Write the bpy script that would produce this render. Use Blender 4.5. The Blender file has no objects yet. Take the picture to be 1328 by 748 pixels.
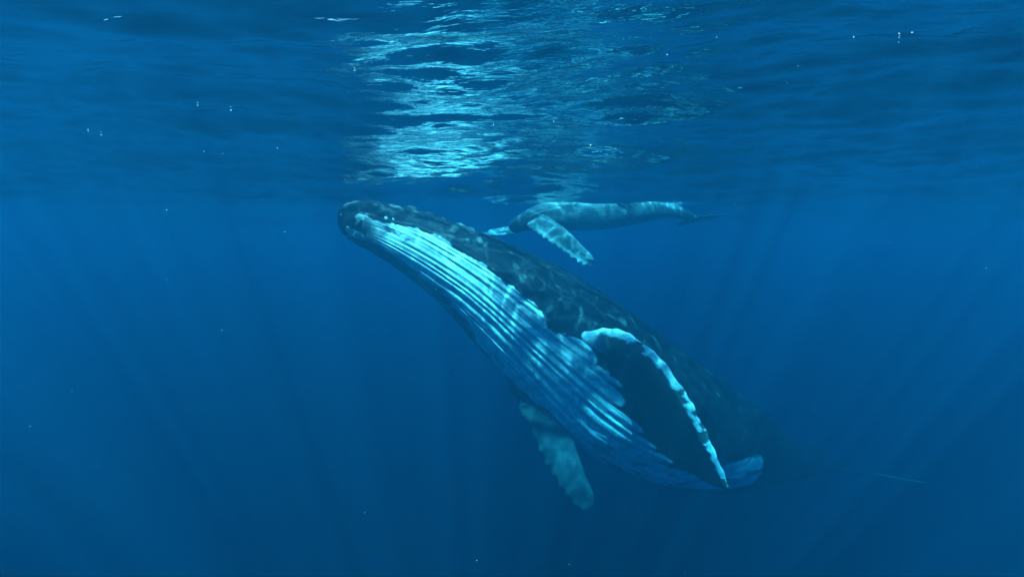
import bpy, math
import numpy as np
from mathutils import Vector

R = math.radians
scene = bpy.context.scene
COL = scene.collection
rng = np.random.default_rng(11)

# ---------------------------------------------------------------- camera
CAM_Z = -0.97                # about a metre under the surface (z = 0)
F_PX = 750.0                 # focal length in photograph pixels (1328 wide)
PITCH = math.atan(43 / F_PX)
FWD = np.array([0, math.cos(PITCH), -math.sin(PITCH)])
UPV = np.array([0, math.sin(PITCH), math.cos(PITCH)])
CAM = np.array([0, 0, CAM_Z])


def at(px, py, d):
    """photo pixel + distance along the view axis (metres) -> point"""
    return CAM + d * (FWD + UPV * (374 - py) / F_PX + np.array([1.0, 0, 0]) * (px - 664) / F_PX)


cd = bpy.data.cameras.new('camera')
cam = bpy.data.objects.new('camera', cd)
COL.objects.link(cam)
cam.location = CAM
cam.rotation_euler = (math.pi / 2 - PITCH, 0, 0)
cd.sensor_width = 36.0
cd.lens = 36.0 * F_PX / 1328
cd.clip_end = 500
cd.clip_start = 0.05
scene.camera = cam

# ---------------------------------------------------------------- sky and sun
sun_dir = at(615, 1170, 1.0) - CAM            # the way the light travels: the beams converge there
sun_dir /= np.linalg.norm(sun_dir)
SUN_EL = math.asin(-sun_dir[2])
world = bpy.data.worlds.new('World')
scene.world = world
world.use_nodes = True
wn = world.node_tree
sky = wn.nodes.new('ShaderNodeTexSky')
sky.sky_type = 'NISHITA'
sky.sun_disc = False
sky.sun_elevation = SUN_EL
sky.sun_rotation = math.pi
wn.links.new(sky.outputs[0], wn.nodes['Background'].inputs[0])
wn.nodes['Background'].inputs[1].default_value = 0.10

sd = bpy.data.lights.new('sun', 'SUN')
sd.energy = 5.0
sd.angle = R(1.0)
sd.color = (1.0, 0.96, 0.9)
sun = bpy.data.objects.new('sun', sd)
COL.objects.link(sun)
sun.rotation_euler = Vector(sun_dir).to_track_quat('-Z', 'Y').to_euler()
sun.location = (0, -20, 30)

vs = scene.view_settings
vs.view_transform = 'Standard'
vs.look = 'None'
vs.gamma = 1.0
vs.use_curve_mapping = False
vs.exposure = 3.3
cy = scene.cycles
cy.max_bounces = 8
cy.volume_bounces = 0
cy.glossy_bounces = 3
cy.diffuse_bounces = 2
cy.transparent_max_bounces = 12
cy.sample_clamp_indirect = 4.0
cy.use_denoising = True
cy.denoiser = 'OPENIMAGEDENOISE'
cy.caustics_reflective = False

# ---------------------------------------------------------------- helpers


def mesh_obj(name, verts, faces, mat, parent=None, cols=None, smooth=True):
    me = bpy.data.meshes.new(name)
    verts = np.asarray(verts, dtype=np.float32)
    faces = np.asarray(faces, dtype=np.int32)
    me.from_pydata(verts.tolist(), [], faces.tolist()) if len(faces) < 1000 else fast_mesh(me, verts, faces)
    if cols is not None:
        a = me.color_attributes.new('pigment', 'FLOAT_COLOR', 'POINT')
        c4 = np.ones((len(verts), 4), np.float32)
        c4[:, :cols.shape[1]] = cols
        a.data.foreach_set('color', c4.ravel())
    if smooth:
        me.polygons.foreach_set('use_smooth', np.ones(len(me.polygons), bool))
    me.materials.append(mat)
    o = bpy.data.objects.new(name, me)
    COL.objects.link(o)
    if parent is not None:
        o.parent = parent
    return o


def fast_mesh(me, verts, faces):
    me.vertices.add(len(verts))
    me.vertices.foreach_set('co', verts.ravel())
    nf = len(faces)
    k = faces.shape[1]
    me.loops.add(nf * k)
    me.loops.foreach_set('vertex_index', faces.ravel())
    me.polygons.add(nf)
    me.polygons.foreach_set('loop_start', np.arange(0, nf * k, k, dtype=np.int32))
    me.update(calc_edges=True)
    me.validate()


def grid_faces(nu, nv, wrap_v=False, off=0):
    i = np.arange(nu - 1)[:, None]
    j = np.arange(nv if wrap_v else nv - 1)[None, :]
    j2 = (j + 1) % nv
    a = i * nv + j
    b = i * nv + j2
    c = (i + 1) * nv + j2
    d = (i + 1) * nv + j
    return (np.stack([a, b, c, d], -1).reshape(-1, 4) + off).astype(np.int32)


def smooth(x, a, b):
    t = np.clip((x - a) / (b - a), 0, 1)
    return t * t * (3 - 2 * t)


def hermite(keys, vals, x):
    """monotone-ish cubic interpolation of vals (n or n x k) over keys"""
    keys = np.asarray(keys, float)
    vals = np.asarray(vals, float)
    if vals.ndim == 1:
        return hermite(keys, vals[:, None], x)[:, 0]
    h = np.diff(keys)
    dl = np.diff(vals, axis=0) / h[:, None]
    m = np.zeros_like(vals)
    m[1:-1] = (dl[1:] * h[:-1, None] + dl[:-1] * h[1:, None]) / (h[1:] + h[:-1])[:, None]
    m[0] = dl[0]
    m[-1] = dl[-1]
    i = np.clip(np.searchsorted(keys, x, side='right') - 1, 0, len(h) - 1)
    t = ((x - keys[i]) / h[i])[:, None]
    hh = h[i][:, None]
    return ((2 * t**3 - 3 * t**2 + 1) * vals[i] + (t**3 - 2 * t**2 + t) * hh * m[i]
            + (-2 * t**3 + 3 * t**2) * vals[i + 1] + (t**3 - t**2) * hh * m[i + 1])


def fbm(p, freq, octaves=4, seed=0):
    """cheap smooth pseudo-noise in 3-D, about -1..1"""
    g = np.random.default_rng(seed)
    out = np.zeros(len(p))
    amp = 1.0
    tot = 0
    for o in range(octaves):
        s = np.zeros(len(p))
        for k in range(7):
            d = g.normal(size=3)
            d /= np.linalg.norm(d)
            w = p + 0.35 / freq * np.sin(p[:, [1, 2, 0]] * freq * 1.3 + g.uniform(0, 6.3, 3))
            s += np.sin(w @ d * freq * g.uniform(.7, 1.4) + g.uniform(0, 6.3))
        out += amp * s / 3.0
        tot += amp
        amp *= .55
        freq *= 2.1
    return out / tot


def new_mat(name):
    m = bpy.data.materials.new(name)
    m.use_nodes = True
    nt = m.node_tree
    nt.nodes.clear()
    out = nt.nodes.new('ShaderNodeOutputMaterial')
    return m, nt, out


def N(nt, kind, **kw):
    n = nt.nodes.new(kind)
    for k, v in kw.items():
        if k.startswith('i_'):
            n.inputs[k[2:].replace('_', ' ')].default_value = v
        else:
            setattr(n, k, v)
    return n


def math_node(nt, op, a, b=None):
    n = nt.nodes.new('ShaderNodeMath')
    n.operation = op
    for i, v in enumerate((a, b)):
        if v is None:
            continue
        if isinstance(v, (int, float)):
            n.inputs[i].default_value = v
        else:
            nt.links.new(v, n.inputs[i])
    return n.outputs[0]


# ---------------------------------------------------------------- materials
def skin_material(name, mottle_scale=9.0, speck=0.5):
    m, nt, out = new_mat(name)
    L = nt.links.new
    bs = N(nt, 'ShaderNodeBsdfPrincipled')
    bs.inputs['Roughness'].default_value = 0.55
    bs.inputs['Specular IOR Level'].default_value = 0.15
    at_ = N(nt, 'ShaderNodeVertexColor', layer_name='pigment')
    tc = N(nt, 'ShaderNodeTexCoord')
    n1 = N(nt, 'ShaderNodeTexNoise', i_Scale=mottle_scale, i_Detail=6.0, i_Roughness=0.65)
    L(tc.outputs['Object'], n1.inputs['Vector'])
    r1 = N(nt, 'ShaderNodeMapRange', i_From_Min=0.38, i_From_Max=0.68, i_To_Min=0.62, i_To_Max=1.3)
    L(n1.outputs['Fac'], r1.inputs['Value'])
    mul = N(nt, 'ShaderNodeVectorMath', operation='SCALE')
    L(at_.outputs['Color'], mul.inputs[0])
    L(r1.outputs[0], mul.inputs['Scale'])
    # pale scratches and specks, cyamids and healed scars
    n2 = N(nt, 'ShaderNodeTexNoise', i_Scale=26.0, i_Detail=4.0, i_Roughness=0.7)
    L(tc.outputs['Object'], n2.inputs['Vector'])
    r2 = N(nt, 'ShaderNodeMapRange', i_From_Min=0.60, i_From_Max=0.74, i_To_Min=0.0, i_To_Max=0.09 * speck)
    L(n2.outputs['Fac'], r2.inputs['Value'])
    add = N(nt, 'ShaderNodeVectorMath', operation='ADD')
    L(mul.outputs[0], add.inputs[0])
    L(r2.outputs[0], add.inputs[1])
    L(add.outputs[0], bs.inputs['Base Color'])
    bp = N(nt, 'ShaderNodeBump', i_Strength=0.35, i_Distance=0.02)
    L(n2.outputs['Fac'], bp.inputs['Height'])
    L(bp.outputs[0], bs.inputs['Normal'])
    L(bs.outputs[0], out.inputs['Surface'])
    return m


M_SKIN = skin_material('whale_skin', 9.0, 0.3)
M_CALF = skin_material('calf_skin', 11.0, 0.8)


def simple_mat(name, col, rough=0.6, noise=0.0):
    m, nt, out = new_mat(name)
    bs = N(nt, 'ShaderNodeBsdfPrincipled')
    bs.inputs['Roughness'].default_value = rough
    bs.inputs['Base Color'].default_value = (*col, 1)
    if noise:
        n1 = N(nt, 'ShaderNodeTexNoise', i_Scale=40.0, i_Detail=4.0)
        cr = N(nt, 'ShaderNodeMix', data_type='RGBA')
        cr.inputs['A'].default_value = (*[c * (1 - noise) for c in col], 1)
        cr.inputs['B'].default_value = (*[min(1, c * (1 + noise)) for c in col], 1)
        nt.links.new(n1.outputs['Fac'], cr.inputs['Factor'])
        nt.links.new(cr.outputs['Result'], bs.inputs['Base Color'])
    nt.links.new(bs.outputs[0], out.inputs['Surface'])
    return m


M_BARN = simple_mat('barnacle_shell', (0.62, 0.62, 0.58), 0.7, 0.35)
M_EYE = simple_mat('eye_dark', (0.02, 0.018, 0.016), 0.15)
M_SNOW = simple_mat('marine_snow', (0.75, 0.75, 0.70), 0.8, 0.2)


BEAM_SHIFT = (0.0, 0.7, 7.3)          # shifts the painted pattern that makes the broad light beams


def water_surface_material():
    m, nt, out = new_mat('water_surface')
    L = nt.links.new
    geo = N(nt, 'ShaderNodeNewGeometry')
    # fine ripples
    mp = N(nt, 'ShaderNodeMapping')
    mp.inputs['Scale'].default_value = (0.5, 1.5, 1.0)
    L(geo.outputs['Position'], mp.inputs['Vector'])
    rip = N(nt, 'ShaderNodeTexNoise', i_Scale=8.0, i_Detail=3.0, i_Roughness=0.55, i_Distortion=0.4)
    L(mp.outputs[0], rip.inputs['Vector'])
    bump = N(nt, 'ShaderNodeBump', i_Strength=1.0, i_Distance=0.011)
    L(rip.outputs['Fac'], bump.inputs['Height'])
    fr = N(nt, 'ShaderNodeFresnel', i_IOR=1.333)
    L(bump.outputs[0], fr.inputs['Normal'])
    gl = N(nt, 'ShaderNodeBsdfGlossy')
    gl.inputs['Roughness'].default_value = 0.0
    gl.inputs['Color'].default_value = (1, 1, 1, 1)
    L(bump.outputs[0], gl.inputs['Normal'])
    # painted transmission pattern stands in for waves focusing sun into filaments and beams
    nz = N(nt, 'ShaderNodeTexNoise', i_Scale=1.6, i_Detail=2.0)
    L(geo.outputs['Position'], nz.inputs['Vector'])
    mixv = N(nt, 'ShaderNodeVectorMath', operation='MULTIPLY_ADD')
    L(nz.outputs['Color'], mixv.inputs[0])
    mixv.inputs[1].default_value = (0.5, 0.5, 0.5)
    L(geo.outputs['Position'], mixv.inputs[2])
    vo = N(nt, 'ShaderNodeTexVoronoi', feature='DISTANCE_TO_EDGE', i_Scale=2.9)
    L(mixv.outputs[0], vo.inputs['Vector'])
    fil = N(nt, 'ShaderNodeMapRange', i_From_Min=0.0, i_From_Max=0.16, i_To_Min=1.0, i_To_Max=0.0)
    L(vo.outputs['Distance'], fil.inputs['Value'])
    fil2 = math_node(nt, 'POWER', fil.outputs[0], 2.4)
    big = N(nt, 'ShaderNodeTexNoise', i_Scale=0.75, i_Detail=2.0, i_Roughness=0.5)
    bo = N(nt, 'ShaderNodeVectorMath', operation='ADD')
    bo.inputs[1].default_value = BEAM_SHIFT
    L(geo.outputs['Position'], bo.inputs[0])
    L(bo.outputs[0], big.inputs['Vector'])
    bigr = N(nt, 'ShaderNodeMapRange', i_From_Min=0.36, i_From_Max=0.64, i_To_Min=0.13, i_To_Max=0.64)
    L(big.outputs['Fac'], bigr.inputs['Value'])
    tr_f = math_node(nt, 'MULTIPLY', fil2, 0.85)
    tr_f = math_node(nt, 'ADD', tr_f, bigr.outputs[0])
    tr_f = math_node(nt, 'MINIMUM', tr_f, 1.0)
    tr = N(nt, 'ShaderNodeBsdfTransparent')
    L(tr_f, tr.inputs['Color'])
    mx = N(nt, 'ShaderNodeMixShader')
    L(fr.outputs[0], mx.inputs[0])
    L(tr.outputs[0], mx.inputs[1])
    L(gl.outputs[0], mx.inputs[2])
    L(mx.outputs[0], out.inputs['Surface'])
    return m


def water_volume_material():
    """sea water: blue scattering, red swallowed within a few metres"""
    m, nt, out = new_mat('sea_water')
    s = np.array([0.0014, 0.0290, 0.061]) * 0.78
    a = np.array([0.46, 0.131, 0.061]) * 0.78
    d = 0.45
    c = s / d
    ac = (1 - a / (d - s)) ** 2
    pv = N(nt, 'ShaderNodeVolumePrincipled')
    pv.inputs['Color'].default_value = (*c, 1)
    pv.inputs['Density'].default_value = d
    pv.inputs['Density Attribute'].default_value = ''
    pv.inputs['Absorption Color'].default_value = (*ac, 1)
    pv.inputs['Anisotropy'].default_value = 0.45
    nt.links.new(pv.outputs[0], out.inputs['Volume'])
    return m


# ---------------------------------------------------------------- the sea surface
def axis_samples(lo, hi, step, far_lo, far_hi, grow):
    mid = list(np.arange(lo, hi + 1e-6, step))
    s = step
    x = mid[-1]
    right = []
    while x < far_hi:
        s *= grow
        x += s
        right.append(x)
    s = step
    x = mid[0]
    left = []
    while x > far_lo:
        s *= grow
        x -= s
        left.append(x)
    return np.array(left[::-1] + mid + right)


def wave_height(X, Y, SP):
    g = np.random.default_rng(14)
    # one long low swell, its trough lying across the view just in front of the animals
    Z = -0.075 * np.cos(2 * math.pi * (Y + 0.12 * X - 8.0) / 8.5)
    lam = np.concatenate([[6.3, 4.6], np.geomspace(3.2, 0.17, 76)])
    for l in lam:
        k = 2 * math.pi / l
        # mostly running towards / away from the lens, with some spread
        th = R(84) + g.normal() * R(26 if l > 1 else 30)
        ph = g.uniform(0, 6.3)
        slope = 0.026 if l > 1.2 else 0.024 if l > .5 else 0.028
        a = slope / k * g.uniform(.5, 1.3)
        w = smooth(l / SP, 2.5, 6.0)
        q = k * (X * math.cos(th) + Y * math.sin(th)) + ph
        # light groups so that calm and ruffled areas alternate
        q = q + 0.7 * np.sin(0.37 * k * (X * math.sin(th) - Y * math.cos(th)) + ph * 2)
        grp = 1 + .6 * np.sin(X * g.uniform(.3, 1.0) + Y * g.uniform(-.5, .5) + g.uniform(0, 6.3))
        Z = Z + w * a * grp * np.sin(q)
    return Z


xs = axis_samples(-8.6, 8.6, 0.034, -80, 80, 1.06)
ys = axis_samples(1.5, 11, 0.026, -60, 80, 1.05)
X, Y = np.meshgrid(xs, ys, indexing='ij')
SP = np.maximum(np.gradient(xs)[:, None], np.gradient(ys)[None, :])
Zw = wave_height(X, Y, SP)
verts = np.stack([X, Y, Zw], -1).reshape(-1, 3)
faces = grid_faces(len(xs), len(ys))[:, ::-1]       # normals up, into the air
M_SURF = water_surface_material()
ws = mesh_obj('water_surface', verts, faces, M_SURF)
ws['kind'] = 'structure'
if ws.data.polygons[0].normal.z < 0:
    ws.data.flip_normals()

# ---------------------------------------------------------------- whale builder


def make_blade(cent, chord_dir, up_dir, chord, thick, ncol, span=110, sec=36, tub=0.0, tub_n=11, lead_shift=0.28,
               seed=1, trail=0.0):
    """A flipper: centre line `cent` (n x 3), chord direction (leading -> trailing) per key, chord and
    thickness per key. ncol(t, c, side, pts) gives the pigment."""
    n = len(cent)
    keys = np.linspace(0, 1, n)
    t = np.linspace(0, 1, span) ** 0.9
    t = 1 - (1 - t) ** 1.25
    C = hermite(keys, cent, t)
    D = hermite(keys, chord_dir, t)
    T = np.gradient(C, axis=0)
    T /= np.linalg.norm(T, axis=1)[:, None]
    D -= (D * T).sum(1)[:, None] * T
    D /= np.linalg.norm(D, axis=1)[:, None]
    U = np.cross(T, D)
    sg = np.sign((U * up_dir).sum())
    U *= sg
    ck = np.linspace(0, 1, len(chord))
    ch = np.maximum(hermite(ck, chord, t), 0.01)
    tk = np.maximum(hermite(np.linspace(0, 1, len(thick)), thick, t), 0.004)
    tip = np.sqrt(np.clip(1 - ((t - .90) / .10).clip(0, 1) ** 2.2, 0.0004, 1))
    ch = ch * tip
    tk = tk * tip
    g = np.random.default_rng(seed)
    # knobs along the leading edge, scallops along the trailing edge
    kn = np.zeros(span)
    kt = np.zeros(span)
    pos = np.linspace(.10, .985, tub_n) + g.normal(size=tub_n) * .012
    for i, p in enumerate(pos):
        kn += np.exp(-((t - p) / .022) ** 2) * g.uniform(.6, 1.25)
    for p in np.linspace(.22, .97, 15) + g.normal(size=15) * .01:
        kt += np.exp(-((t - p) / .014) ** 2) * g.uniform(.3, 1.3)
    a = np.linspace(0, 2 * math.pi, sec, endpoint=False)
    c = (1 - np.cos(a)) / 2                 # 0 leading, 1 trailing
    prof = np.sin(a) * (0.25 + 0.75 * (1 - c) ** 0.7) * 1.15
    lead = (np.clip(1 - c / .35, 0, 1)) ** 1.5
    tr = np.clip((c - .7) / .3, 0, 1) ** 1.5
    P = (C[:, None, :] + D[:, None, :] * ((c[None, :] - lead_shift) * ch[:, None]
                                          - lead[None, :] * kn[:, None] * tub * tip[:, None]
                                          + tr[None, :] * kt[:, None] * trail * tip[:, None])[..., None]
         + U[:, None, :] * (prof[None, :] * tk[:, None] * .5
                            * (1 + lead[None, :] * kn[:, None] * .28))[..., None])
    V = P.reshape(-1, 3)
    F = grid_faces(span, sec, True)
    tt = np.repeat(t, sec)
    cc = np.tile(c, span)
    side = np.tile(np.sign(np.sin(a)), span)
    colr = ncol(tt, cc, side, V)
    # close the tip
    V = np.vstack([V, C[-1:]])
    last = (span - 1) * sec
    cap = np.array([[last + j, last + (j + 1) % sec, len(V) - 1, len(V) - 1] for j in range(sec)])
    colr = np.vstack([colr, colr[-1:]])
    return V, F, cap, colr


def build_body(P):
    """P: dict with axis keys (pts n x 3), keys (0..1), ventral vectors, section tables, features.
    Returns verts, quads, colours, plus a function giving a frame at a station."""
    L = P['length']
    ns, nv, nd = P['ns'], P['nv'], P['nd']
    t = np.linspace(0, 1, ns)
    t = 0.5 * t + 0.5 * t ** 1.45          # denser at the head
    C = hermite(P['keys'], P['pts'], t)
    Vv = hermite(P['keys'], P['vent'], t)
    T = np.gradient(C, axis=0)
    T /= np.linalg.norm(T, axis=1)[:, None]
    Vv -= (Vv * T).sum(1)[:, None] * T
    Vv /= np.linalg.norm(Vv, axis=1)[:, None]
    Lt = np.cross(T, Vv)
    if (Lt[:, 1]).mean() > 0:
        Lt = -Lt                           # positive phi is the flank towards the lens
    S = np.array(P['sect'])
    w = hermite(S[:, 0], S[:, 1], t)
    hd = hermite(S[:, 0], S[:, 2], t)
    hv = hermite(S[:, 0], S[:, 3], t)
    nose = np.sqrt(np.clip(1 - (1 - np.clip(t / .02, 0, 1)) ** 2, 1e-4, 1))
    w, hd, hv = w * nose, hd * nose, hv * nose
    lim = R(104)
    phi = np.concatenate([np.linspace(-lim, lim, nv, endpoint=False),
                          np.linspace(lim, 2 * math.pi - lim, nd, endpoint=False)])
    phi = np.where(phi > math.pi, phi - 2 * math.pi, phi)
    tt = np.repeat(t, len(phi))
    pp = np.tile(phi, ns)
    cph, sph = np.cos(pp), np.sin(pp)
    h = np.where(cph > 0, np.repeat(hv, len(phi)), np.repeat(hd, len(phi)))
    ww = np.repeat(w, len(phi))
    Cc = np.repeat(C, len(phi), 0)
    Va = np.repeat(Vv, len(phi), 0)
    La = np.repeat(Lt, len(phi), 0)
    ap = np.abs(np.degrees(pp))
    # fuller, slightly squared sections in the head
    fl = 1 + (P.get('flat', 1.0) - 1) * smooth(tt, .04, .2) * smooth(tt, .75, .6)
    vy = np.where(cph > 0, np.abs(cph) ** fl, cph)
    base = Va * (h * vy)[:, None] + La * (ww * sph)[:, None]
    nrm = Va * (cph / np.maximum(h, .05))[:, None] + La * (sph / np.maximum(ww, .05))[:, None]
    nrm /= np.linalg.norm(nrm, axis=1)[:, None]
    pts = Cc + base
    disp = np.zeros(len(tt))
    disp, cols = P['feature'](tt, pp, ap, pts, disp, ww, h, L)
    V = pts + nrm * disp[:, None]
    F = grid_faces(ns, len(phi), True)
    nph = len(phi)
    V = np.vstack([V, C[:1], C[-1:]])
    cols = np.vstack([cols, cols[:1], cols[-nph:-nph + 1]])
    i0, i1 = len(V) - 2, len(V) - 1
    j = np.arange(nph)
    j2 = (j + 1) % nph
    cap0 = np.stack([j2, j, np.full(nph, i0)], -1)
    last = (ns - 1) * nph
    cap1 = np.stack([last + j, last + j2, np.full(nph, i1)], -1)

    def frame(tq, phq, out=0.0):
        i = min(ns - 1, int(np.searchsorted(t, tq)))
        cp, sp = math.cos(phq), math.sin(phq)
        hh = hv[i] if cp > 0 else hd[i]
        p = C[i] + Vv[i] * hh * cp + Lt[i] * w[i] * sp
        n = Vv[i] * cp / max(hh, .05) + Lt[i] * sp / max(w[i], .05)
        n /= np.linalg.norm(n)
        return p + n * out, n, T[i], Vv[i], Lt[i]
    return V, F, np.vstack([cap0, cap1]), cols, frame


def join(parts, name, mat):
    """one mesh out of body + flippers + flukes"""
    vs_, tri, quad, cs = [], [], [], []
    off = 0
    for V, F, cap, c in parts:
        vs_.append(V)
        cs.append(c[:, :3])
        quad.append(F + off)
        for f in cap:
            tri.append([x + off for x in dict.fromkeys(f.tolist())])
        off += len(V)
    V = np.vstack(vs_).astype(np.float32)
    Q = np.vstack(quad)
    tri = np.array([f for f in tri if len(f) == 3], dtype=np.int32)
    me = bpy.data.meshes.new(name)
    me.vertices.add(len(V))
    me.vertices.foreach_set('co', V.ravel())
    nl = Q.size + tri.size
    me.loops.add(nl)
    me.loops.foreach_set('vertex_index', np.concatenate([Q.ravel(), tri.ravel()]).astype(np.int32))
    me.polygons.add(len(Q) + len(tri))
    starts = np.concatenate([np.arange(len(Q)) * 4, Q.size + np.arange(len(tri)) * 3]).astype(np.int32)
    me.polygons.foreach_set('loop_start', starts)
    me.update(calc_edges=True)
    me.validate()
    a = me.color_attributes.new('pigment', 'FLOAT_COLOR', 'POINT')
    c4 = np.ones((len(V), 4), np.float32)
    c4[:, :3] = np.vstack(cs)
    a.data.foreach_set('color', c4.ravel())
    me.polygons.foreach_set('use_smooth', np.ones(len(me.polygons), bool))
    me.materials.append(mat)
    import bmesh
    bm = bmesh.new()
    bm.from_mesh(me)
    bmesh.ops.recalc_face_normals(bm, faces=bm.faces)
    bm.to_mesh(me)
    bm.free()
    o = bpy.data.objects.new(name, me)
    COL.objects.link(o)
    return o


BLACK = np.array([0.012, 0.013, 0.016])
WHITE = np.array([0.74, 0.74, 0.73])
GREY = np.array([0.20, 0.21, 0.22])


def mixc(a, b, f):
    return a[None, :] * (1 - f)[:, None] + b[None, :] * f[:, None]


# ---------------------------------------------------------------- mother
m_px = [(438, 281, 8.00), (500, 297, 8.08), (592, 343, 8.45), (695, 414, 8.95), (815, 512, 9.7), (915, 566, 10.9),
        (975, 585, 12.2), (1035, 597, 13.9), (1095, 604, 15.8)]
m_pts = np.array([at(*p) for p in m_px])
seg = np.linalg.norm(np.diff(m_pts, axis=0), axis=1)
m_keys = np.concatenate([[0], np.cumsum(seg)])
M_LEN = m_keys[-1]
m_keys = m_keys / M_LEN
print('mother length', M_LEN, m_keys.round(3))
# the belly is rolled down-left and a little towards the lens
TH = R(50)
vent = []
for i, p in enumerate(m_pts):
    tq = m_pts[min(i + 1, len(m_pts) - 1)] - m_pts[max(i - 1, 0)]
    tq = tq / np.linalg.norm(tq)
    cam_v = CAM - p
    cam_v -= cam_v.dot(tq) * tq
    cam_v /= np.linalg.norm(cam_v)
    low = np.cross(tq, cam_v)
    if low[2] > 0:
        low = -low
    th = TH * np.interp(i, [0, 5.7, 8], [1, 1, -.1])
    vent.append(low * math.cos(th) + cam_v * math.sin(th))
vent = np.array(vent)

PLEAT = 9.2        # degrees between grooves


def mother_feature(t, ph, ap, pts, disp, w, h, L):
    u = t * L / 16.57                     # station along the body, scaled metres
    real_deg, real_ap = np.degrees(ph), ap
    deg = real_deg + 20.0                 # pigment and grooves sit a little to the near side
    ap = np.abs(deg)
    nz = fbm(pts, 3.0, 4, 3)
    nz2 = fbm(pts, 9.0, 3, 4)
    # grooves meander and differ in width
    d2 = deg + 2.0 * np.sin(u * 26 + deg * .06) * smooth(u, .03, .12) + 2.6 * np.sin(deg * .17 + 1.0) + .6 * np.sin(deg * .45)
    k = np.round(d2 / PLEAT)
    q = d2 / PLEAT - k
    g = np.random.default_rng(8)
    jit = g.uniform(-.011, .011, 200)
    kd = np.abs(k * PLEAT)
    u_end = np.interp(kd, [0, 12, 21, 28, 39, 49, 58, 68, 80], [.425, .400, .375, .352, .322, .292, .264, .225, .17]) \
        + jit[(k + 60).astype(int)]
    top = np.interp(u, [0, .04, .06, .11, .136, .172, .195, .224, .26, .45], [72, 66, 76, 77, 71, 65, 58, 60, 62, 62])
    inside = smooth(top + 6 - ap, -2.0, 3.0)
    endp = u_end - np.abs(2 * q) ** 2.4 * .016
    on = smooth(endp + .004 - u, -.004, .010) * inside * smooth(u, .008, .04)
    depth = 0.044 * smooth(u, .012, .12) * np.interp(u, [0, .25, .45], [.7, 1.0, .8])
    gid = np.floor(d2 / PLEAT)
    fade = np.clip(.72 + .5 * np.sin(gid * 2.3 + u * 34 + gid * u * 9), .25, 1.1)
    groove = np.abs(2 * q) ** 2.4 * fade
    disp = disp + on * (0.020 - depth * groove)
    # fine creases riding on the ridges
    disp -= on * .006 * np.abs(np.sin(d2 / PLEAT * math.pi * 2.0 + nz * .8)) ** 6
    # mouth line and the fuller lower jaw
    ml = np.interp(u, [0, .03, .10, .17, .205, .225], [88, 92, 99, 103, 96, 84])
    jaw = smooth(.225 - u, 0, .04)
    disp -= 0.050 * jaw * np.exp(-((real_ap - ml) / 2.6) ** 2) * smooth(u, .004, .03)
    disp += 0.035 * jaw * smooth(ml - real_ap, 1, 9) * smooth(real_ap, 50, 75)
    # knobs on the rostrum and along the jaw
    knob = np.zeros(len(t))
    gg = np.random.default_rng(21)
    for i in range(80):
        tc = gg.uniform(.006, .13)
        pc = gg.choice([180, 180, 150, 128, 112, 112, 84, 84, -150, -128, -112]) + gg.normal() * 5
        dd = np.minimum(np.abs(real_deg - pc), 360 - np.abs(real_deg - pc))
        rr = ((u - tc) * 16.57 / .050) ** 2 + (np.radians(dd) * w / .050) ** 2
        knob += np.where(rr < 9, np.exp(-rr), 0)
    disp += .034 * np.minimum(knob, 1.2)
    # splashguard / blowhole ridge, low dorsal fin
    disp += 0.08 * np.exp(-((u - .175) / .022) ** 2) * np.exp(-((180 - real_ap) / 14) ** 2)
    disp += 0.30 * np.exp(-((t - .665) / .020) ** 2) * np.exp(-((180 - real_ap) / 7) ** 2)
    disp += 0.012 * nz * smooth(u, .15, .3) + 0.005 * nz2
    nz3 = fbm(pts, 24.0, 3, 19)
    # pigment: white pleats with ragged edges, black elsewhere
    white = smooth(endp - u + nz * .003, -.001, .003) * smooth(top - ap + nz * 4 + nz2 * 4 + 5 * fbm(pts, 22.0, 3, 23), -1, 1.5)
    # the chin and the jaw keel stay dark and speckled
    dark_to = np.interp(u, [0, .02, .035, .075, .106, .15, .19, .24], [32, 10, 0, 0, -4, -22, -48, -95])
    lowf = smooth(deg + nz * 6 + nz2 * 10 - dark_to, -4, 10)
    white *= np.maximum(lowf, .14 + .25 * smooth(nz2, .1, .6))
    # the tip of the jaw is dark, with pale scrapes
    white *= np.maximum(smooth(u + nz * .004 + nz2 * .006, .020, .036), .5 * smooth(nz3, .35, .6))
    # chin patch
    chin = np.exp(-((u - .018) / .010) ** 2 - ((deg - 12) / 17) ** 2)
    white = np.maximum(white, smooth(chin + nz2 * .15, .35, .6) * .85)
    # pale field behind the last grooves, spotted
    lower = np.interp(u, [.36, .42, .445, .48, .53], [16, 18, 46, 60, 56])
    patch = smooth(u, .37, .40) * smooth(.522 - u - ((deg - 28) / 30) ** 2 * .030 + nz * .004, 0, .004) \
        * smooth(lower - deg + nz * 5 + nz2 * 6, -1, 2) * smooth(deg, -75, -60)
    spots = smooth(nz2 + .4 * nz, .50, .66)
    white = np.maximum(white, 1.35 * patch * (1 - .7 * spots))
    white = np.maximum(white, smooth(np.exp(-((u - .228) / .022) ** 2 - ((deg - 60) / 11) ** 2) + nz2 * .06, .42, .5))
    white = np.maximum(white, .10 * smooth(knob + nz2 * .4, .6, .95))
    # scars between the pleats
    white *= 1 - .6 * smooth(fbm(pts, 5.5, 3, 17), .70, .80) * (u > .15)
    # flank freckles
    nz3 = fbm(pts, 24.0, 3, 19)
    white = np.maximum(white, .07 * smooth(.5 * nz + .5 * nz2 + nz3, .62, .85) * (u < .5))
    col = mixc(BLACK, WHITE, np.clip(white, 0, 1.35))
    # groove skin is darker than the ridges
    col *= (1 - on * .15 * fade * np.abs(2 * q) ** 9)[:, None]
    return disp, col


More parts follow.
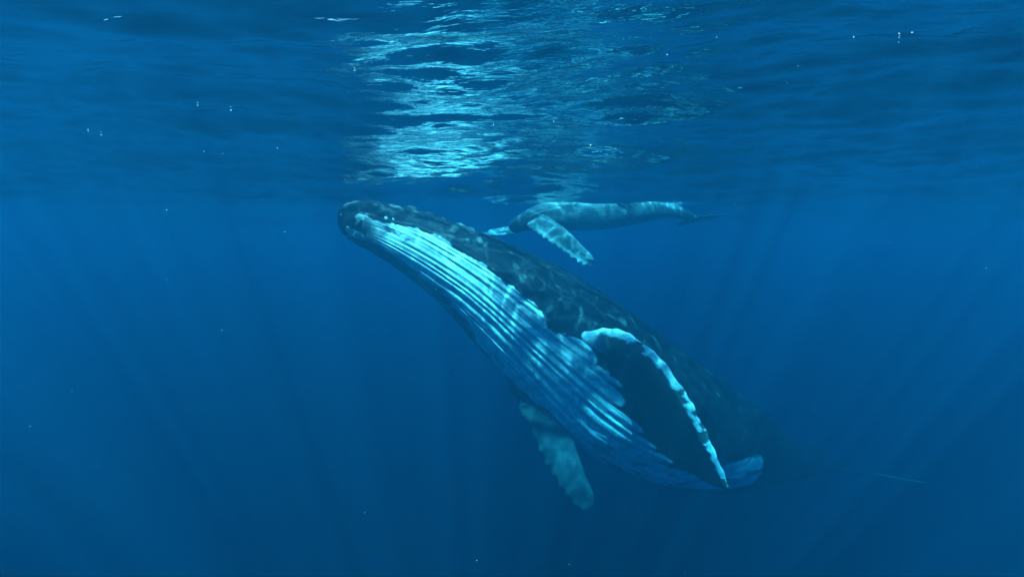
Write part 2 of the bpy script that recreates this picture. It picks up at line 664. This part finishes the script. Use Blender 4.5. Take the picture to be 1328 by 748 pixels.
mother = dict(length=M_LEN, pts=m_pts, keys=m_keys, vent=vent, ns=680, nv=400, nd=120, feature=mother_feature, flat=.56,
              sect=[(0, .26, .22, .20), (.02, .33, .25, .23), (.05, .42, .30, .31), (.12, .60, .54, .47), (.20, .86, .86, .70),
                    (.30, 1.06, 1.10, .90), (.40, 1.15, 1.16, .96), (.50, 1.08, 1.06, .88), (.60, .92, .92, .80),
                    (.70, .70, .72, .62), (.80, .46, .52, .44), (.90, .26, .34, .28), (.96, .20, .20, .17),
                    (1.0, .12, .06, .06)])
bV, bF, bcap, bcol, m_frame = build_body(mother)
parts = [(bV, bF, bcap, bcol)]

# near flipper: seen along its knobbly leading edge, swung out and back
fin_c = np.array([at(738, 456, 8.75), at(758, 436, 8.22), at(802, 433, 7.95), at(852, 466, 7.85), at(893, 525, 7.85),
                  at(922, 582, 7.9), at(944, 634, 8.0)])
away = FWD
cd_root = np.array([0.40, 0.62, -0.68])
cd_mid = np.array([-0.58, 0.66, -0.46])
fin_d = np.array([cd_root, cd_root, [.10, .40, -.9], [-.35, .62, -.68], cd_mid, cd_mid, cd_mid])


def near_fin_col(t, c, side, pts):
    nz = fbm(pts, 7.0, 3, 31)
    nz2 = fbm(pts, 20.0, 3, 32)
    lead = smooth(.075 + .08 * t - c + nz * .03 + nz2 * .03, 0, .02)
    blot = smooth(.7 * nz + nz2 + .40 * smooth(t, .3, .9), .60, .70)
    root = smooth(.40 - t - .22 * c + nz * .03, 0, .20) * smooth(.34 - t + nz * .02, 0, .06)
    wv = np.maximum(1.25 * lead * (1 - .92 * blot * smooth(t, .2, .3)), root * .85)
    wv = np.maximum(wv, .10 * smooth(.45 - c, 0, .4) * smooth(.8 - t, 0, .4))
    return mixc(BLACK, WHITE, np.clip(wv, 0, 1.25))


parts.append(make_blade(fin_c, fin_d, np.array([0, 0, 1.0]), [1.0, .98, .92, .88, .80, .64, .38],
                        [.28, .21, .14, .115, .10, .085, .055], near_fin_col, span=150, sec=56, tub=.027, tub_n=13,
                        lead_shift=.05, seed=4))
# far flipper: hangs below the belly, white face dulled in colour to look hazy
fin2_c = np.array([at(672, 462, 9.4), at(704, 530, 9.2), at(724, 580, 9.2), at(744, 622, 9.2), at(765, 658, 9.25)])
fin2_d = np.array([[1, .1, .35]] * 5)


def far_fin_col(t, c, side, pts):
    nz = fbm(pts, 5.0, 3, 41)
    return mixc(BLACK, WHITE, np.clip(.12 + .05 * nz, 0, 1))


parts.append(make_blade(fin2_c, fin2_d, np.array([0, -1.0, 0]), [.60, .60, .53, .42, .29], [.18, .22, .16, .12, .07],
                        far_fin_col, span=110, sec=32, tub=.05, lead_shift=.5, seed=6))


def fluke_col(t, c, side, pts):
    nz = fbm(pts, 4.0, 3, 51)
    return mixc(BLACK, WHITE, np.clip(.15 + .3 * nz, 0, .6) * (side < 0))


def flukes(frame, ln, half, seed):
    out = []
    p, n, T, v, l = frame(.985, 0)
    c0 = p - v * .02
    for sg in (1, -1):
        a = l * sg
        cc = np.array([c0 - T * .10 * ln, c0 + a * .35 * half + T * .04 * ln, c0 + a * .7 * half + T * .14 * ln,
                       c0 + a * half + T * .34 * ln])
        out.append(make_blade(cc, np.array([T] * 4), v, [.62 * ln, .56 * ln, .40 * ln, .12 * ln],
                              [.16 * ln, .11 * ln, .07 * ln, .03 * ln], fluke_col, span=60, sec=24, lead_shift=.4,
                              seed=seed, trail=.02))
    return out


parts += flukes(m_frame, 1.25, 1.9, 9)
whale = join(parts, 'humpback_whale', M_SKIN)
whale['label'] = 'large adult humpback whale rising head first, white grooved throat and knobbly long flipper'
whale['category'] = 'whale'

# eye and chin barnacles
def ellipsoid(name, c, n, r, squash, mat, parent, seg_=14):
    n = np.asarray(n)
    a = np.cross(n, [0.3, .2, .9])
    a /= np.linalg.norm(a)
    b = np.cross(n, a)
    th = np.linspace(0, math.pi, 9)
    al = np.linspace(0, 2 * math.pi, seg_, endpoint=False)
    V = [c + n * r * squash * math.cos(x) + (a * math.cos(y) + b * math.sin(y)) * r * math.sin(max(x, .02))
         for x in th for y in al]
    F = grid_faces(9, seg_, True)
    return mesh_obj(name, V, F, mat, parent)


for sgn in (1, -1):
    p, n, *_ = m_frame(.262, R(96 * sgn), .004)
    ellipsoid('eye', p, n, .06, .5, M_EYE, whale)


def barnacle_mesh():
    me_v, me_f = [], []
    seg_ = 9
    for z, r in ((0, 1.0), (.45, .8), (.75, .5), (.55, .32)):
        for j in range(seg_):
            a = 2 * math.pi * j / seg_
            rr = r * (1 + .1 * (-1) ** j)
            me_v.append((rr * math.cos(a), rr * math.sin(a), z))
    for i in range(3):
        for j in range(seg_):
            me_f.append((i * seg_ + j, i * seg_ + (j + 1) % seg_, (i + 1) * seg_ + (j + 1) % seg_, (i + 1) * seg_ + j))
    me_f.append(tuple(27 + j for j in range(seg_)))
    me = bpy.data.meshes.new('barnacle')
    me.from_pydata(me_v, [], me_f)
    me.materials.append(M_BARN)
    return me


bmesh_barn = barnacle_mesh()
gb = np.random.default_rng(3)
for i in range(26):
    if i < 16:
        tq, ph = gb.uniform(.010, .032), R(2 + gb.normal() * 15)
    else:
        tq, ph = gb.uniform(.03, .16), R(gb.choice([60, 20, -10]) + gb.normal() * 5)
    p, n, *_ = m_frame(tq, ph, -.004)
    o = bpy.data.objects.new('barnacle', bmesh_barn)
    COL.objects.link(o)
    o.parent = whale
    o.location = p
    o.rotation_euler = Vector(n).to_track_quat('Z', 'Y').to_euler()
    r = gb.uniform(.012, .032)
    o.scale = (r, r, r * .8)

# ---------------------------------------------------------------- calf
c_px = [(660, 296, 10.95), (692, 283, 11.0), (740, 275, 11.2), (800, 270, 11.5), (850, 270, 11.9), (884, 277, 12.3), (905, 284, 12.6)]
c_pts = np.array([at(*p) for p in c_px])
seg = np.linalg.norm(np.diff(c_pts, axis=0), axis=1)
c_keys = np.concatenate([[0], np.cumsum(seg)])
C_LEN = c_keys[-1]
c_keys = c_keys / C_LEN
print('calf length', C_LEN)
c_vent = np.array([[-.1, -.25, -1.0]] * len(c_pts))


def calf_feature(t, ph, ap, pts, disp, w, h, L):
    deg = np.degrees(ph)
    nz = fbm(pts, 6.0, 4, 63)
    nz2 = fbm(pts, 22.0, 3, 64)
    q = deg / 7.0 - np.round(deg / 7.0)
    on = smooth(.5 - t, 0, .08) * smooth(78 - ap, -2, 4) * smooth(t, .02, .08)
    disp = disp - on * .005 * np.abs(2 * q) ** 3
    ml = np.interp(t, [0, .05, .2, .27], [88, 95, 102, 88])
    disp -= 0.016 * smooth(.28 - t, 0, .05) * np.exp(-((ap - ml) / 4) ** 2)
    gg = np.random.default_rng(22)
    for i in range(24):
        tc, pc = gg.uniform(.02, .18), gg.choice([180, 150, 125, -125, -150]) + gg.normal() * 6
        dd = np.minimum(np.abs(deg - pc), 360 - np.abs(deg - pc))
        rr = ((t - tc) * L / .03) ** 2 + (np.radians(dd) * w / .03) ** 2
        disp += np.where(rr < 9, 0.014 * np.exp(-rr), 0)
    disp += .11 * np.exp(-((t - .66) / .02) ** 2) * np.exp(-((180 - ap) / 8) ** 2)
    disp += .006 * nz
    pale = .85 + .25 * nz + .25 * nz2
    pale *= np.interp(t, [0, .1, .2, .7, .85, 1], [.12, .14, .6, 1, .5, .2])
    pale *= 1 - .75 * smooth(92 - ap + nz * 16, -8, 12)  # sunlit back and shaded belly painted into the skin colour
    return disp, mixc(BLACK, WHITE * .75, np.clip(pale, .02, 1))


calf_p = dict(length=C_LEN, pts=c_pts, keys=c_keys, vent=c_vent, ns=260, nv=150, nd=90, feature=calf_feature,
              sect=[(0, .12, .09, .10), (.03, .19, .13, .14), (.08, .24, .17, .19), (.18, .34, .26, .30), (.30, .40, .34, .37),
                    (.42, .43, .39, .40), (.55, .39, .37, .36), (.68, .29, .29, .27), (.80, .16, .18, .16),
                    (.90, .09, .12, .10), (.97, .06, .06, .06), (1.0, .03, .02, .02)])
cV, cF, ccap, ccol, c_frame = build_body(calf_p)
cparts = [(cV, cF, ccap, ccol)]
cf = np.array([at(688, 284, 10.85), at(704, 293, 10.6), at(725, 307, 10.5), at(748, 326, 10.47), at(769, 342, 10.5)])


def calf_fin_col(t, c, side, pts):
    nz = fbm(pts, 12.0, 3, 71)
    lead = smooth(.2 - c, 0, .05)
    return mixc(BLACK, WHITE, np.clip(.22 + .22 * nz + .25 * lead, 0, 1))


cparts.append(make_blade(cf, np.array([[.62, .1, .75]] * 5), np.array([0, -1.0, 0]), [.32, .36, .34, .27, .18],
                         [.10, .09, .07, .05, .03], calf_fin_col, span=110, sec=24, tub=.040, tub_n=12, lead_shift=.45, seed=12))
cf2 = np.array([at(694, 290, 11.35), at(674, 296, 11.55), at(652, 300, 11.55), at(632, 302, 11.5)])
cparts.append(make_blade(cf2, np.array([[.1, .55, .5]] * 4), np.array([0, 0, 1.0]), [.26, .26, .22, .14], [.08, .07, .05, .03],
                         lambda t, c, s, p: mixc(BLACK, WHITE, np.full(len(t), .4)), span=50, sec=20, tub=.02,
                         lead_shift=.45, seed=13))
cparts += flukes(c_frame, .46, .62, 15)
calf = join(cparts, 'whale_calf', M_CALF)
calf['label'] = 'small grey humpback calf swimming level just under the surface behind the adult'
calf['category'] = 'whale calf'
for sgn in (1, -1):
    p, n, *_ = c_frame(.265, R(94 * sgn), .002)
    ellipsoid('eye', p, n, .025, .5, M_EYE, calf, 10)

# ---------------------------------------------------------------- specks drifting in the water
gs = np.random.default_rng(77)
oct_v = np.array([(1, 0, 0), (-1, 0, 0), (0, 1, 0), (0, -1, 0), (0, 0, 1), (0, 0, -1)], float)
oct_f = np.array([(0, 2, 4), (2, 1, 4), (1, 3, 4), (3, 0, 4), (2, 0, 5), (1, 2, 5), (3, 1, 5), (0, 3, 5)])
V, Fa = [], []
for i in range(300):
    d = 1.8 + 9 * gs.random() ** .8
    p = at(gs.uniform(-80, 1400), gs.uniform(150, 800), d)
    if p[2] > -.25:
        continue
    r = gs.uniform(.0008, .0022)
    sc = gs.uniform(.6, 1.4, 3)
    Fa.append(oct_f + 6 * len(V))
    V.append(p + oct_v * r * sc)
snow = mesh_obj('drifting_specks', np.vstack(V), np.vstack(Fa), M_SNOW)
snow['kind'] = 'stuff'
snow['label'] = 'tiny pale specks drifting in the blue water'
snow['category'] = 'plankton'

# ---------------------------------------------------------------- foam flecks on the surface
M_FOAM, nt, out = new_mat('foam')
df = N(nt, 'ShaderNodeBsdfDiffuse')
df.inputs['Color'].default_value = (.9, .9, .9, 1)
tl = N(nt, 'ShaderNodeBsdfTranslucent')
tl.inputs['Color'].default_value = (.95, .95, .95, 1)
mx = N(nt, 'ShaderNodeMixShader')
mx.inputs[0].default_value = .7
nt.links.new(df.outputs[0], mx.inputs[1])
nt.links.new(tl.outputs[0], mx.inputs[2])
nt.links.new(mx.outputs[0], out.inputs['Surface'])
fleck_px = [(1165, 70), (1164, 92), (1182, 66), (1020, 125), (865, 91), (718, 160), (929, 64), (980, 199), (738, 124),
            (257, 154), (300, 161), (115, 184), (132, 189), (220, 188), (265, 205), (1106, 79), (1163, 178), (910, 5),
            (1065, 237), (770, 210), (360, 203), (460, 100), (1075, 25), (640, 170)]
fleck_mesh = None
for fx, fy in fleck_px:
    ray = at(fx, fy, 1.0) - CAM
    p = CAM + ray * (0.0 - CAM_Z) / ray[2]
    zz = wave_height(np.array([[p[0]]]), np.array([[p[1]]]), np.array([[.034]]))[0, 0]
    p[2] = zz - .001
    r = np.linalg.norm(p - CAM) / F_PX * gs.uniform(.35, .65)
    if fleck_mesh is None:
        o = ellipsoid('foam_fleck', np.zeros(3), np.array([0, 0, 1.0]), 1.0, .25, M_FOAM, None, 8)
        fleck_mesh = o.data
    else:
        o = bpy.data.objects.new('foam_fleck', fleck_mesh)
        COL.objects.link(o)
    o.location = p
    o.scale = (r * gs.uniform(1, 1.8), r, r)
    o['label'] = 'tiny white foam fleck floating at the rippled surface'
    o['category'] = 'foam'
    o['group'] = 'foam flecks on the surface'

# ---------------------------------------------------------------- the water body itself
b = 92.0
z0, z1 = -62.0, 0.75
V = [(x, y, z) for z in (z0, z1) for x, y in ((-b, -b), (b, -b), (b, b), (-b, b))]
Fb = [(3, 2, 1, 0), (4, 5, 6, 7), (0, 1, 5, 4), (1, 2, 6, 5), (2, 3, 7, 6), (3, 0, 4, 7)]
hz = mesh_obj('haze', V, Fb, water_volume_material(), smooth=False)
hz['kind'] = 'stuff'
hz['label'] = 'deep blue sea water fading everything far away'
hz['category'] = 'water'
